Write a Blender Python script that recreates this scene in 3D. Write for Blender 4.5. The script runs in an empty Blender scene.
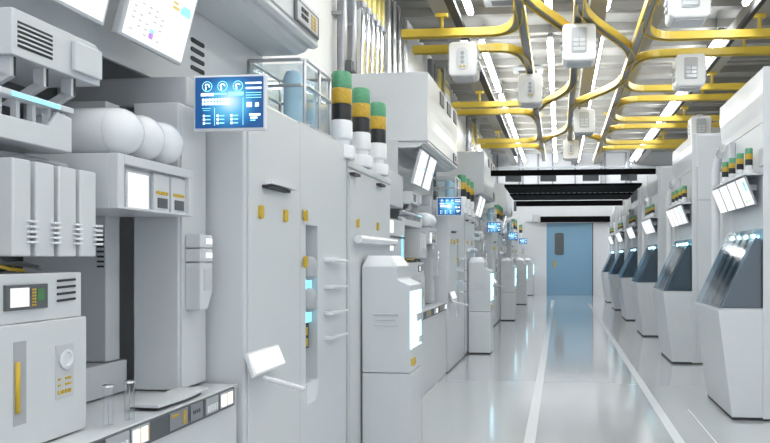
import bpy, bmesh, math, random
from mathutils import Vector, Matrix
random.seed(7)
C = bpy.context.scene.collection
PI = math.pi
# ------------------------------------------------------------------ materials
MATS = {}
def mat(name, col, rough=0.4, metal=0.0, emit=0.0, ecol=None, spec=0.5, bump=0.0, noise=0.0, nscale=6.0):
    m = bpy.data.materials.new(name); m.use_nodes = True
    nt = m.node_tree; b = nt.nodes['Principled BSDF']
    c = (*col, 1)
    b.inputs['Base Color'].default_value = c
    b.inputs['Roughness'].default_value = rough
    b.inputs['Metallic'].default_value = metal
    b.inputs['Specular IOR Level'].default_value = spec
    if emit:
        b.inputs['Emission Color'].default_value = (*(ecol or col), 1)
        b.inputs['Emission Strength'].default_value = emit
    if noise:
        tc = nt.nodes.new('ShaderNodeTexCoord'); n = nt.nodes.new('ShaderNodeTexNoise')
        n.inputs['Scale'].default_value = nscale; n.inputs['Detail'].default_value = 4
        nt.links.new(tc.outputs['Object'], n.inputs['Vector'])
        mx = nt.nodes.new('ShaderNodeMix'); mx.data_type = 'RGBA'
        mx.inputs[6].default_value = (*[v*(1-noise) for v in col], 1); mx.inputs[7].default_value = (*[min(1, v*(1+noise)) for v in col], 1)
        nt.links.new(n.outputs['Fac'], mx.inputs[0]); nt.links.new(mx.outputs[2], b.inputs['Base Color'])
    MATS[name] = m
    return m
def glass(name, tint, gloss=0.10, rough=0.04):
    m = bpy.data.materials.new(name); m.use_nodes = True
    nt = m.node_tree; nt.nodes.clear()
    o = nt.nodes.new('ShaderNodeOutputMaterial'); mix = nt.nodes.new('ShaderNodeMixShader')
    t = nt.nodes.new('ShaderNodeBsdfTransparent'); g = nt.nodes.new('ShaderNodeBsdfGlossy')
    f = nt.nodes.new('ShaderNodeLayerWeight'); f.inputs['Blend'].default_value = 0.25
    a = nt.nodes.new('ShaderNodeMath'); a.operation = 'MULTIPLY_ADD'; a.use_clamp = True
    a.inputs[1].default_value = 0.55; a.inputs[2].default_value = gloss
    t.inputs['Color'].default_value = (*tint, 1); g.inputs['Roughness'].default_value = rough
    nt.links.new(f.outputs['Facing'], a.inputs[0]); nt.links.new(a.outputs[0], mix.inputs[0])
    nt.links.new(t.outputs[0], mix.inputs[1]); nt.links.new(g.outputs[0], mix.inputs[2]); nt.links.new(mix.outputs[0], o.inputs[0])
    MATS[name] = m
    return m
white = mat('white_enamel', (0.575, 0.60, 0.625), 0.28, noise=0.015)
white2 = mat('pale_grey_enamel', (0.50, 0.52, 0.55), 0.35, noise=0.015)
bright = mat('bright_white_plastic', (0.70, 0.72, 0.75), 0.15)
grey = mat('mid_grey_panel', (0.36, 0.38, 0.41), 0.40, noise=0.02)
backdark = mat('shadow_grey_panel', (0.16, 0.175, 0.19), 0.45)  # shade of the counter recess is put into the back panel's grey
darkgrey = mat('dark_grey_panel', (0.085, 0.095, 0.105), 0.45)
black = mat('black_matt', (0.003, 0.003, 0.0035), 0.7, spec=0.05)
slot = mat('dark_slot', (0.025, 0.027, 0.03), 0.6)
steel = mat('brushed_steel', (0.62, 0.63, 0.65), 0.28, 1.0)
pipegrey = mat('grey_pipe', (0.30, 0.31, 0.34), 0.30, 0.6)
chrome = mat('chrome', (0.8, 0.81, 0.83), 0.12, 1.0)
yellow = mat('yellow_rail_paint', (0.62, 0.45, 0.06), 0.32)
gold = mat('ochre_plastic', (0.56, 0.38, 0.03), 0.4)
pyellow = mat('pale_yellow_fitting', (0.78, 0.66, 0.22), 0.35)
green = mat('green_lens', (0.095, 0.31, 0.17), 0.3, noise=0.45, nscale=60)
amber = mat('amber_lens', (0.50, 0.32, 0.03), 0.3, noise=0.45, nscale=60)
bodyblk = mat('black_lens', (0.02, 0.022, 0.025), 0.3)
boardgreen = mat('green_panel', (0.06, 0.18, 0.07), 0.4)
doorblue = mat('blue_door_paint', (0.19, 0.35, 0.49), 0.45, noise=0.03)
liquid = mat('blue_liquid', (0.50, 0.70, 0.82), 0.2)
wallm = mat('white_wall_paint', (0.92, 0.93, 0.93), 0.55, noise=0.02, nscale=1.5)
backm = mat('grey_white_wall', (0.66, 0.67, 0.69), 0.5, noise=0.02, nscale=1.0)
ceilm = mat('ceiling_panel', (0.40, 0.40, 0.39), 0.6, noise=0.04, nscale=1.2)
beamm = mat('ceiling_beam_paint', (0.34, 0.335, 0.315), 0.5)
linem = mat('white_line_paint', (0.74, 0.76, 0.78), 0.14)
carrm = mat('white_carrier_shell', (0.84, 0.85, 0.86), 0.25)
tubem = mat('lamp_tube', (1, 1, 1), 0.4, emit=29.0, ecol=(0.95, 0.98, 1.0))
scrw = mat('white_screen', (0.08, 0.08, 0.08), 0.3, emit=0.97, ecol=(1, 1, 1))
litw = mat('lit_panel', (0.3, 0.3, 0.3), 0.3, emit=1.1, ecol=(0.97, 1, 1))
cyan = mat('cyan_light_strip', (0.2, 0.5, 0.6), 0.3, emit=1.1, ecol=(0.25, 0.80, 1.0))
cyanw = mat('cool_light_strip', (0.3, 0.5, 0.6), 0.3, emit=3.5, ecol=(0.30, 0.88, 1.0))
lampm = mat('aqua_lamp', (0.6, 1, 1.0), 0.3, emit=14.0, ecol=(0.55, 0.98, 1.0))
gfx = mat('screen_graphic_white', (0.9, 0.97, 1), 0.4, emit=1.3, ecol=(0.82, 0.95, 1))
gfxc = mat('screen_graphic_cyan', (0.3, 0.8, 0.95), 0.4, emit=0.9, ecol=(0.30, 0.80, 0.97))
gcy = mat('chart_cyan', (0.30, 0.74, 0.88), 0.4, emit=0.5)
gye = mat('chart_ochre', (0.70, 0.55, 0.18), 0.4, emit=0.4)
gpu = mat('chart_purple', (0.52, 0.25, 0.75), 0.4, emit=0.4)
ggr = mat('chart_grey', (0.35, 0.36, 0.38), 0.4, emit=0.2)
glassb = glass('pale_blue_glass', (0.90, 0.95, 0.975), 0.05)
glassd = glass('smoky_blue_glass', (0.62, 0.74, 0.82), 0.08, 0.10)
glassc = glass('clear_glass', (0.96, 0.97, 0.98), 0.04)
fin = mat('dark_blue_grey_plate', (0.10, 0.125, 0.15), 0.22)

def screen_blue():
    m = bpy.data.materials.new('blue_screen'); m.use_nodes = True
    nt = m.node_tree; b = nt.nodes['Principled BSDF']; MATS['blue_screen'] = m
    tc = nt.nodes.new('ShaderNodeTexCoord'); mp = nt.nodes.new('ShaderNodeMapping')
    mp.inputs['Location'].default_value = (-0.025, 0, 0.0)
    mp.inputs['Scale'].default_value = (7.0, 0.0, 7.5)
    g = nt.nodes.new('ShaderNodeTexGradient'); g.gradient_type = 'SPHERICAL'
    cr = nt.nodes.new('ShaderNodeValToRGB'); e = cr.color_ramp.elements
    e[0].position = 0.0; e[0].color = (0.008, 0.085, 0.28, 1)
    e[1].position = 0.95; e[1].color = (0.75, 0.97, 1, 1)
    k = e.new(0.25); k.color = (0.022, 0.21, 0.52, 1)
    k = e.new(0.6); k.color = (0.15, 0.58, 0.88, 1)
    nt.links.new(tc.outputs['Object'], mp.inputs['Vector']); nt.links.new(mp.outputs[0], g.inputs[0])
    nt.links.new(g.outputs['Fac'], cr.inputs[0]); nt.links.new(cr.outputs[0], b.inputs['Emission Color'])
    b.inputs['Base Color'].default_value = (0.004, 0.02, 0.05, 1); b.inputs['Emission Strength'].default_value = 1.0
    b.inputs['Roughness'].default_value = 0.35
    return m
blue = screen_blue()

# ------------------------------------------------------------------ mesh building
class MB:
    def __init__(s): s.bm = bmesh.new(); s.mats = []; s.i = 0
    def m(s, material):
        if material not in s.mats: s.mats.append(material)
        s.i = s.mats.index(material); return s
    def face(s, vs, smooth=False):
        try:
            f = s.bm.faces.new(vs); f.material_index = s.i; f.smooth = smooth; return f
        except ValueError: return None
    def box(s, x0, x1, y0, y1, z0, z1):
        x0, x1 = min(x0, x1), max(x0, x1); y0, y1 = min(y0, y1), max(y0, y1); z0, z1 = min(z0, z1), max(z0, z1)
        v = [s.bm.verts.new(p) for p in ((x0,y0,z0),(x1,y0,z0),(x1,y1,z0),(x0,y1,z0),(x0,y0,z1),(x1,y0,z1),(x1,y1,z1),(x0,y1,z1))]
        for f in ((3,2,1,0),(4,5,6,7),(0,1,5,4),(1,2,6,5),(2,3,7,6),(3,0,4,7)): s.face([v[k] for k in f])
        return s
    def prism(s, poly, axis, a, b, smooth=False):
        """poly of 2-D points extruded along an axis: 'Y' -> (x,z), 'X' -> (y,z), 'Z' -> (x,y)"""
        def P(p, t): return {'Y': (p[0], t, p[1]), 'X': (t, p[0], p[1]), 'Z': (p[0], p[1], t)}[axis]
        A = [s.bm.verts.new(P(p, a)) for p in poly]; B = [s.bm.verts.new(P(p, b)) for p in poly]
        n = len(poly); s.face(A); s.face(B[::-1])
        for k in range(n): s.face([A[k], B[k], B[(k+1) % n], A[(k+1) % n]], smooth)
        return s
    def slab(s, quad, t):
        """a quad of 3-D points given thickness t behind its normal"""
        q = [Vector(p) for p in quad]; n = (q[1]-q[0]).cross(q[3]-q[0]).normalized()*t
        A = [s.bm.verts.new(p) for p in q]; B = [s.bm.verts.new(p-n) for p in q]
        s.face(A); s.face(B[::-1])
        for k in range(4): s.face([A[k], B[k], B[(k+1) % 4], A[(k+1) % 4]])
        return s
    def lathe(s, prof, org, axis='Z', seg=24, smooth=True, sharp=35):
        """prof: list of (r, h) along an axis from org"""
        org = Vector(org)
        def P(r, h, a):
            u, w = r*math.cos(a), r*math.sin(a)
            return org + Vector({'Z': (u, w, h), 'X': (h, u, w), 'Y': (w, h, u)}[axis])
        rings = []
        for r, h in prof:
            rings.append([s.bm.verts.new(P(0, h, 0))] if r < 1e-6 else [s.bm.verts.new(P(r, h, 2*PI*k/seg)) for k in range(seg)])
        for a, b in zip(rings, rings[1:]):
            for k in range(seg):
                j = (k+1) % seg
                if len(a) == 1 and len(b) == 1: continue
                if len(a) == 1: s.face([a[0], b[k], b[j]], smooth)
                elif len(b) == 1: s.face([a[k], a[j], b[0]], smooth)
                else: s.face([a[k], a[j], b[j], b[k]], smooth)
        if len(rings[0]) > 1: s.face(rings[0][::-1])
        if len(rings[-1]) > 1: s.face(rings[-1])
        return s
    def tube(s, pts, r, seg=12, cap=True):
        pts = [Vector(p) for p in pts]; rings = []
        d = (pts[1]-pts[0]).normalized(); up = Vector((0, 0, 1)) if abs(d.z) < 0.9 else Vector((1, 0, 0))
        u = d.cross(up).normalized()
        for i, p in enumerate(pts):
            d = (pts[min(i+1, len(pts)-1)]-pts[max(i-1, 0)]).normalized()
            u = (u - d*u.dot(d)).normalized(); w = d.cross(u)
            rr = r[i] if isinstance(r, (list, tuple)) else r
            rings.append([s.bm.verts.new(p+u*rr*math.cos(2*PI*k/seg)+w*rr*math.sin(2*PI*k/seg)) for k in range(seg)])
        for a, b in zip(rings, rings[1:]):
            for k in range(seg): s.face([a[k], a[(k+1) % seg], b[(k+1) % seg], b[k]], True)
        if cap: s.face(rings[0][::-1]); s.face(rings[-1])
        return s
    def sweep(s, pts, o0, o1, z0, z1):
        """rectangular bar between lateral offsets o0..o1 and heights z0..z1 along an XY path"""
        rings = []
        for i, p in enumerate(pts):
            a = Vector(pts[max(i-1, 0)]); b = Vector(pts[min(i+1, len(pts)-1)])
            d = Vector((b.x-a.x, b.y-a.y)).normalized(); n = Vector((-d.y, d.x))
            rings.append([s.bm.verts.new((p[0]+n.x*o, p[1]+n.y*o, z)) for o, z in ((o0, z0), (o1, z0), (o1, z1), (o0, z1))])
        for a, b in zip(rings, rings[1:]):
            for k in range(4): s.face([a[k], a[(k+1) % 4], b[(k+1) % 4], b[k]])
        s.face(rings[0][::-1]); s.face(rings[-1]); return s
    def rounded(s, x0, x1, z0, z1, y0, y1, r, seg=5):
        """rounded rectangle in XZ extruded along Y"""
        return s.prism(rrect(x0, x1, z0, z1, r, seg), 'Y', y0, y1)
    def build(s, name, mats, parent=None, off=(0, 0, 0), bev=0.0):
        bmesh.ops.recalc_face_normals(s.bm, faces=s.bm.faces)
        for v in s.bm.verts: v.co -= Vector(off)
        for e in s.bm.edges:
            if len(e.link_faces) == 2 and e.calc_face_angle(0) > math.radians(38): e.smooth = False
        me = bpy.data.meshes.new(name); s.bm.to_mesh(me); s.bm.free()
        for m_ in (s.mats or [mats]): me.materials.append(m_)
        o = bpy.data.objects.new(name, me); C.objects.link(o)
        if parent: o.parent = parent
        if bev:
            b = o.modifiers.new('soft_edge', 'BEVEL'); b.width = bev; b.segments = 2; b.limit_method = 'ANGLE'; b.angle_limit = math.radians(40)
        return o
def rrect(x0, x1, z0, z1, r, seg=5):
    out = []
    for cx, cz, a in ((x1-r, z1-r, 0), (x0+r, z1-r, PI/2), (x0+r, z0+r, PI), (x1-r, z0+r, 1.5*PI)):
        for k in range(seg+1):
            t = a+PI/2*k/seg; out.append((cx+r*math.cos(t), cz+r*math.sin(t)))
    return out

class Thing:
    """an Empty at the thing's base; parts are given in world coordinates"""
    def __init__(s, name, label, cat, loc, group=None):
        o = bpy.data.objects.new(name, None); C.objects.link(o); o.location = loc
        o.empty_display_size = 0.1
        o['label'] = label; o['category'] = cat
        if group: o['group'] = group
        s.o = o; s.loc = loc
    def part(s, name, mb, m=None, under=None, bev=0.0, label=None):
        p = mb.build(name, m, under or s.o, s.loc, bev)
        if label: p['label'] = label
        return p
def single(name, label, cat, mb, m=None, bev=0.0, group=None):
    o = mb.build(name, m, None, (0, 0, 0), bev); o['label'] = label; o['category'] = cat
    if group: o['group'] = group
    return o
def structure(name, mb, m=None, bev=0.0):
    o = mb.build(name, m, None, (0, 0, 0), bev); o['kind'] = 'structure'; return o
def copy_tree(o, parent=None):
    c = o.copy(); C.objects.link(c)
    if parent: c.parent = parent
    for ch in list(o.children): copy_tree(ch, c)
    return c
PL, PR = 6.33, 3.72            # pitch of the two machine rows
LB = ['nearest blue-screen bay', 'second blue-screen bay', 'third blue-screen bay', 'fourth blue-screen bay', 'blue-screen bay by back wall']
RB = ['nearest glass-hood machine', 'second glass-hood machine', 'third glass-hood machine', 'fourth glass-hood machine', 'fifth glass-hood machine', 'glass-hood machine by the blue door']
LEFT, RIGHT = [], []           # (root, label template, bays)
def left(t, tmpl, bays=(0, 1, 2, 3, 4)): LEFT.append((t.o if isinstance(t, Thing) else t, tmpl, bays))
def right(t, tmpl, bays=(0, 1, 2, 3, 4, 5)): RIGHT.append((t.o if isinstance(t, Thing) else t, tmpl, bays))

# ------------------------------------------------------------------ the hall
XW, XE, YN, YS, ZC = -2.98, 5.2, 30.85, -3.0, 6.3
def floor_mat():
    m = mat('polished_floor', (0.50, 0.52, 0.54), 0.22, spec=0.5, noise=0.02, nscale=1.5)
    b = m.node_tree.nodes['Principled BSDF']
    b.inputs['Coat Weight'].default_value = 1.0; b.inputs['Coat Roughness'].default_value = 0.10; b.inputs['Coat IOR'].default_value = 1.7
    return m
structure('floor', MB().box(XW-0.2, XE+0.2, YS, YN+0.2, -0.2, 0), floor_mat())
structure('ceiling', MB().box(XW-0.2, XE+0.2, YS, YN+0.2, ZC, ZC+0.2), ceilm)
structure('wall_left', MB().box(XW-0.2, XW, YS, YN+0.2, 0, ZC), wallm)
structure('wall_right', MB().box(XE, XE+0.2, YS, YN+0.2, 0, ZC), wallm)
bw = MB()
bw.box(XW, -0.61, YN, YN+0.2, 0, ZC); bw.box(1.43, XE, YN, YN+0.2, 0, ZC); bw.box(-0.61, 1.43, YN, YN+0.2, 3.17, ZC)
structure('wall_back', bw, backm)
# ceiling joists and beams
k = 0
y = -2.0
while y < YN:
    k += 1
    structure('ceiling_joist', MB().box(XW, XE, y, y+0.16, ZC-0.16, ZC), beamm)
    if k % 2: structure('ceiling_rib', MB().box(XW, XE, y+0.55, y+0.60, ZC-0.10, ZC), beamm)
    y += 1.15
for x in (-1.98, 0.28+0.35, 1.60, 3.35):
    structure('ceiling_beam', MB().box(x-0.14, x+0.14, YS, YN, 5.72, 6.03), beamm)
# floor lines
for n, (x, y0, y1, w) in enumerate(((-0.265, -2, 27, 0.10), (1.035, -2, 25, 0.09), (1.35, 2.0, 7.6, 0.015))):
    structure('floor_line_marking', MB().box(x-w/2, x+w/2, y0, y1, 0.0, 0.002), linem)
# the blue sliding door with its black track
d = MB().box(-0.60, 1.42, YN-0.02, YN+0.06, 0.0, 3.16)
door = structure('door_1', d, doorblue, bev=0.01)
v = MB().rounded(-0.23, 0.17, 1.75, 2.72, YN-0.045, YN-0.015, 0.09).build('window', darkgrey, door); v['label'] = 'dark rounded vision window'
v = MB().rounded(-0.27, -0.19, 1.22, 1.50, YN-0.07, YN-0.015, 0.02).build('handle', gold, door); v['label'] = 'brass pull handle'
MB().box(1.40, 1.43, YN-0.04, YN-0.015, 0, 3.16).build('edge_strip', slot, door)
single('door_track', 'black track beam fixed over the blue door', 'beam', MB().box(-0.85, 2.15, YN-0.30, YN-0.005, 3.19, 3.43), black)
# steel columns and frames on the back wall
for x in (-2.75, -1.78, -1.62, -0.95, -0.32, 0.66, 1.78, 1.96, 2.85, 3.05):
    structure('trim_back', MB().box(x-0.035, x+0.035, YN-0.08, YN, 4.25, ZC), pipegrey)
for z in (5.55,):
    structure('trim_back', MB().box(XW, XE, YN-0.10, YN, z, z+0.07), white2)
t = Thing('wall_camera', 'small white camera box on the back wall beside the door track', 'camera', (-1.05, YN, 3.2))
t.part('bracket', MB().box(-1.5, -0.95, YN-0.12, YN-0.005, 3.18, 3.24), white2)
t.part('housing', MB().box(-1.18, -0.92, YN-0.35, YN-0.12, 3.2, 3.52), white2, bev=0.02)
# black gantry beams across the aisle
g = Thing('gantry_beam', 'slim black beam spanning the aisle, nearest of the black crossbeams', 'beam', (0.25, 15.0, 3.42))
g.part('bar', MB().box(-1.48, 2.30, 14.95, 15.08, 3.38, 3.49), black)
for x in (-1.0, -0.25, 0.65, 1.45):
    g.part('bracket', MB().box(x-0.17, x+0.17, 15.0, 15.06, 3.25, 3.38), darkgrey)
g = Thing('gantry_canopy', 'wide black canopy panel with scalloped seam spanning the aisle', 'canopy', (0.25, 19.4, 3.4))
g.part('near_panel', MB().box(-1.40, 2.02, 17.6, 19.35, 3.41, 3.47), black)
g.part('far_panel', MB().box(-1.40, 2.02, 19.52, 21.3, 3.37, 3.45), black)
s_ = MB()
for i in range(24): s_.lathe([(0.055, 0), (0.055, 0.06)], (-1.33+0.143*i, 19.42, 3.40), 'Z', 10)
s_.box(-1.40, 2.02, 19.36, 19.51, 3.45, 3.47)
g.part('scalloped_seam', s_, grey)
g = Thing('gantry_beam', 'black crossbeam over the aisle, farthest before the blue door', 'beam', (0.3, 22.8, 3.3))
g.part('bar', MB().box(-1.42, 2.05, 22.75, 22.95, 3.31, 3.47), black)
g.part('end_bracket', MB().box(-1.50, -1.42, 22.75, 22.95, 3.15, 3.47).box(2.05, 2.12, 22.75, 22.95, 3.15, 3.47), darkgrey)

# ceiling lamps
TY = ((-1.8, 2.4), (3.2, 7.1), (8.0, 11.9), (13.5, 17.5), (18.0, 22.1), (22.6, 26.6), (27.2, 30.3))  # first span is out of view, added to brighten camera-facing sides
ROWN = ('row nearest the pipe wall', 'second row from the pipe wall', 'third row from the pipe wall', 'row over the glass-hood machines')
TN = ('added unseen above the camera', 'just ahead of the camera', 'nearest', 'second', 'third', 'fourth', 'farthest')
for r, x in enumerate((-1.52, -0.19, 0.77, 3.03)):
    for n, (a, b) in enumerate(TY):
        t = Thing('ceiling_lamp', (f'long white ceiling tube lamp {TN[n]}, {ROWN[r]}' if n < 2 else f'long white tube lamp under the ceiling, {TN[n]} of the {ROWN[r]}'), 'lamp', (x, (a+b)/2, 5.8), 'ceiling tube lamps')
        t.part('tube', MB().lathe([(0.0, a), (0.045, a+0.02), (0.058, a+0.08), (0.058, b-0.08), (0.045, b-0.02), (0, b)], (x, 0, 5.80), 'Y', 14), tubem)
        t.part('housing', MB().box(x-0.045, x+0.045, a+0.05, b-0.05, 5.87, 5.95), backdark)
        for y_ in (a+0.5, b-0.5): t.part('hanger', MB().tube([(x, y_, 5.94), (x, y_, 6.3)], 0.012, 6), pipegrey)
for n, (a, b) in enumerate(((4.0, 27.5),)):
    single('cable_tray', 'dark cable tray hanging beside the tube lamps above the blue-screen bays', 'tray', MB().box(-1.80, -1.66, a, b, 5.62, 5.70), slot)
    single('cable_tray', 'dark cable tray hanging over the glass-hood machines', 'tray', MB().box(3.12, 3.20, a, b, 5.62, 5.70), slot)
for n, (x, y) in enumerate(((-0.95, 12.0), (-0.75, 16.5))):
    t = Thing('air_vent', f'small dark air vent in the ceiling, {("nearer", "farther")[n]} of the two by the yellow tracks', 'vent', (x, y, 6.2), 'ceiling air vents')
    t.part('frame', MB().box(x-0.35, x+0.35, y-0.2, y+0.2, 6.0, 6.06), grey)
    t.part('grille', MB().box(x-0.22, x+0.22, y-0.10, y+0.10, 5.985, 6.0), darkgrey)

# ------------------------------------------------------------------ overhead yellow tracks
ZR0, ZR1 = 5.33, 5.46
def arc(p0, p1, p2, n=10):
    return [(p0[0]*(1-t)**2+2*p1[0]*t*(1-t)+p2[0]*t*t, p0[1]*(1-t)**2+2*p1[1]*t*(1-t)+p2[1]*t*t) for t in [i/n for i in range(n+1)]]
def scurve(p0, p1, n=14):
    out = []
    for i in range(n+1):
        t = i/n; e = t*t*(3-2*t)
        out.append((p0[0]+(p1[0]-p0[0])*e, p0[1]+(p1[1]-p0[1])*t))
    return out
def track(label, pts, hang=(), dark=True, dz=0.0):
    t = Thing('overhead_track', label, 'track', (pts[0][0], pts[0][1], ZR0), 'yellow overhead tracks')
    for sgn in (-1, 1):
        t.part('side_plate', MB().sweep(pts, sgn*0.064-0.010, sgn*0.064+0.010, ZR0-dz, ZR1-dz), yellow)
    t.part('channel', MB().sweep(pts, -0.053, 0.053, ZR0+0.035-dz, ZR0+0.055-dz), pipegrey)
    for x, y in hang:
        t.part('hanger', MB().tube([(x, y, ZR1-0.02), (x, y, 5.70)], 0.032, 8).box(x-0.10, x+0.10, y-0.05, y+0.05, 5.66, 5.72), yellow)
    return t
XA, XB, XC = -0.60, 0.28, 1.34
track('yellow overhead track running down the aisle, closest to the blue-screen bays', [(XA, -1), (XA, 27.2)], [(XA, 8), (XA, 20)])
track('yellow overhead track running down the middle of the aisle', [(XB, -1), (XB, 27.2)], [(XB, 8), (XB, 20)])
track('yellow overhead track running down the aisle, closest to the glass-hood machines', [(XC, -1), (XC, 27.2)], [(XC, 8.4), (XC, 20)])
LP = ((11.65, 12.55), (17.15, 18.0), (22.5, 23.5)); ON = ('nearest', 'middle', 'farthest'); ON4 = ('nearest', 'second', 'third', 'farthest')
for n, (a, b) in enumerate(LP):
    track(f'yellow branch track curving towards the camera, {ON[n]} of those over the blue-screen bays', [(-2.66, a), (-1.15, a)]+arc((-1.15, a), (XA-0.02, a), (XA-0.03, a-1.15))[1:], [(-1.98, a)], dz=0.004)
    track(f'yellow branch track curving away to the door, {ON[n]} of those over the blue-screen bays', [(-2.66, b), (-1.15, b)]+arc((-1.15, b), (XA-0.02, b), (XA-0.03, b+1.15))[1:], [], dz=0.004)
for n, a in enumerate((12.2, 15.9, 19.4, 23.2)):
    track(f'yellow branch track curving towards the camera, {ON4[n]} of those over the glass-hood machines', [(5.15, a), (1.95, a)]+arc((1.95, a), (XC+0.02, a), (XC+0.03, a-1.0))[1:], [(3.35, a)], dz=0.004)
for n, a in enumerate((9.5, 13.2, 16.9, 20.4, 24.2)):
    nm = ('nearest', 'second', 'third', 'fourth', 'farthest')[n]
    track(f'yellow branch track curving away to the door, {nm} of those over the glass-hood machines', [(5.15, a), (1.95, a)]+arc((1.95, a), (XC+0.02, a), (XC+0.03, a+1.0))[1:], [(3.35, a)], dz=0.004)
for n, (p0, p1, q0, q1) in enumerate((((XA+0.03, 9.6), (XB-0.03, 12.3), (XB+0.03, 10.4), (XC-0.03, 13.3)), ((XB-0.03, 15.2), (XA+0.03, 17.9), (XC-0.03, 14.9), (XB+0.03, 17.7)), ((XB-0.03, 20.0), (XA+0.03, 23.0), (XB+0.03, 20.2), (XC-0.03, 22.8)))):
    track(f'yellow crossover track between aisle tracks, {ON[n]} on the blue-screen side', scurve(p0, p1), dz=0.008)
    track(f'yellow crossover track between aisle tracks, {ON[n]} on the glass-hood side', scurve(q0, q1), dz=0.008)

# transport carriers hanging under the tracks
def carrier(x, y, label, turn=False, style=0, w=0.245):
    t = Thing('transport_carrier', label, 'carrier', (x, y, 4.73), 'white overhead carriers')
    z0, z1 = 4.73, 5.315
    b = MB(); pts = rrect(x-w, x+w, z0, z1, 0.07, 4); b.prism(pts, 'Y', y-0.22, y+0.22)
    t.part('shell', b, carrm, bev=0.025)
    t.part('neck', MB().box(x-0.07, x+0.07, y-0.07, y+0.07, 5.31, 5.39), white2)
    f = y-0.223
    if style == 0:
        p = t.part('face_plate', MB().rounded(x-0.10, x+0.10, z0+0.10, z1-0.10, f-0.02, f, 0.095), bright, bev=0.006)
        e = MB()
        for i in range(3): e.lathe([(0.035, 0), (0.028, 0.012)], (x+0.0, f-0.032, z0+0.23+0.075*i), 'Y', 14)
        e.m(grey); t.part('port', e, under=p)
        t.part('keypad', MB().m(gold).box(x-0.05, x-0.01, f-0.026, f-0.02, z0+0.14, z0+0.17).box(x+0.01, x+0.05, f-0.026, f-0.02, z0+0.14, z0+0.17), under=p)
    else:
        p = t.part('face_plate', MB().rounded(x-0.12, x+0.12, z0+0.12, z1-0.07, f-0.012, f, 0.03), white2, bev=0.004)
        e = MB().m(bright)
        for i in range(3): e.rounded(x-0.095, x+0.095, z0+0.15+0.07*i, z0+0.20+0.07*i, f-0.03, f-0.012, 0.02)
        e.m(grey).box(x-0.006, x+0.006, f-0.034, f-0.012, z0+0.20, z0+0.36)
        t.part('clamp', e, under=p)
    for sg in (-1, 1):
        l = MB()
        for i in range(3): l.box(x+sg*w, x+sg*(w+0.035), y-0.10, y+0.06, z0+0.13+0.1*i, z0+0.18+0.1*i)
        t.part('side_lug', l, white2, bev=0.006)
    t.part('base_plate', MB().box(x-w+0.07, x+w-0.07, y-0.16, y+0.16, z0-0.02, z0+0.002), white2)
    return t
carrier(-1.66, 12.10, 'white carrier with oval dial plate hanging under branch tracks above the second blue-screen bay')
carrier(XB+0.02, 11.35, 'large white carrier with clamp plate hanging from the middle aisle track', style=1, w=0.265)
carrier(XA, 14.30, 'white carrier hanging from the aisle track closest to the blue-screen bays')
carrier(2.36, 13.2, 'pale carrier with clamp plate under the branch tracks over glass-hood machines', style=1, w=0.265)
carrier(0.60, 17.75, 'pale carrier beside the middle track, between it and the next track', style=1, w=0.265)
carrier(XB+0.06, 22.3, 'small distant white carrier hanging low over the black canopy', style=0)
carrier(3.66, 18.9, 'white carrier partly hidden behind the glass-hood machine tops', style=1, w=0.265)
carrier(1.68, 9.5, 'white carrier cut by the top of the frame, over the glass-hood machines', style=1, w=0.26)

# ------------------------------------------------------------------ pipe racks on the white wall
for n in range(3):
    o = PL*n; nm = ('nearest', 'middle', 'farthest')[n]
    for i, yy in enumerate((9.0, 9.45)):
        t = Thing('service_pipe', f'grey steel pipe on the white wall, {("first", "second")[i]} of the pair in the {nm} rack', 'pipe', (-2.86, yy+o, 0), 'grey wall pipes')
        t.part('pipe', MB().tube([(-2.86, yy+o, 0.0), (-2.86, yy+o, 6.02)], 0.07), pipegrey)
        if i == 0: t.part('valve', MB().box(-2.79, -2.72, yy+o-0.06, yy+o+0.06, 4.05, 4.2).tube([(-2.75, yy+o, 4.1), (-2.68, yy+o+0.15, 4.02)], 0.025, 8), darkgrey)
        t.part('bracket', MB().box(-2.975, -2.85, yy+o-0.09, yy+o+0.09, 4.8, 4.84), grey)
    for i in range(5):
        yy = 9.85+0.27*i+o
        t = Thing('supply_pipe', f'bright pipe with pale yellow top, {("first","second","third","fourth","fifth")[i]} of five in the {nm} wall rack', 'pipe', (-2.84, yy, 0), 'yellow-topped pipes')
        t.part('pipe', MB().tube([(-2.84, yy, 0.0), (-2.84, yy, 5.28)], 0.052), chrome)
        t.part('coupling', MB().lathe([(0.075, 0), (0.075, 0.09)], (-2.84, yy, 5.2), 'Z', 14), pipegrey)
        t.part('upper_pipe', MB().tube([(-2.84, yy, 5.28), (-2.84, yy, 6.02)], 0.06), pyellow)
    for i in range(4):
        yy = 11.45+0.40*i+o
        t = Thing('riser_pipe', f'dark-edged steel riser, {("first","second","third","fourth")[i]} of four in the {nm} wall rack', 'pipe', (-2.88, yy, 0), 'steel wall risers')
        t.part('pipe', MB().tube([(-2.86, yy, 0.0), (-2.86, yy, 6.02)], 0.065), steel)
        t.part('channel', MB().box(-2.975, -2.90, yy+0.08, yy+0.17, 0.0, 6.02), slot)
    if n == 2: break
    t = Thing('wall_notice', f'white board with ochre marks high on the pipe wall, {("nearer", "farther")[n]} of two', 'board', (-2.72, 16.8+o, 5.5), 'wall boards')
    t.part('board', MB().box(-2.745, -2.71, 16.4+o, 17.2+o, 5.45, 6.12), bright)
    for z0_, z1_, w_ in ((5.55, 5.72, 0.6), (5.80, 5.88, 0.4)): t.part('marking', MB().box(-2.71, -2.706, 16.5+o, 16.5+w_+o, z0_, z1_), pyellow)
    t.part('bracket', MB().box(-2.975, -2.745, 16.56+o, 16.61+o, 5.6, 5.64), grey)

# ================================================================== LEFT ROW (built for the first bay)
XF = -1.55
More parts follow.
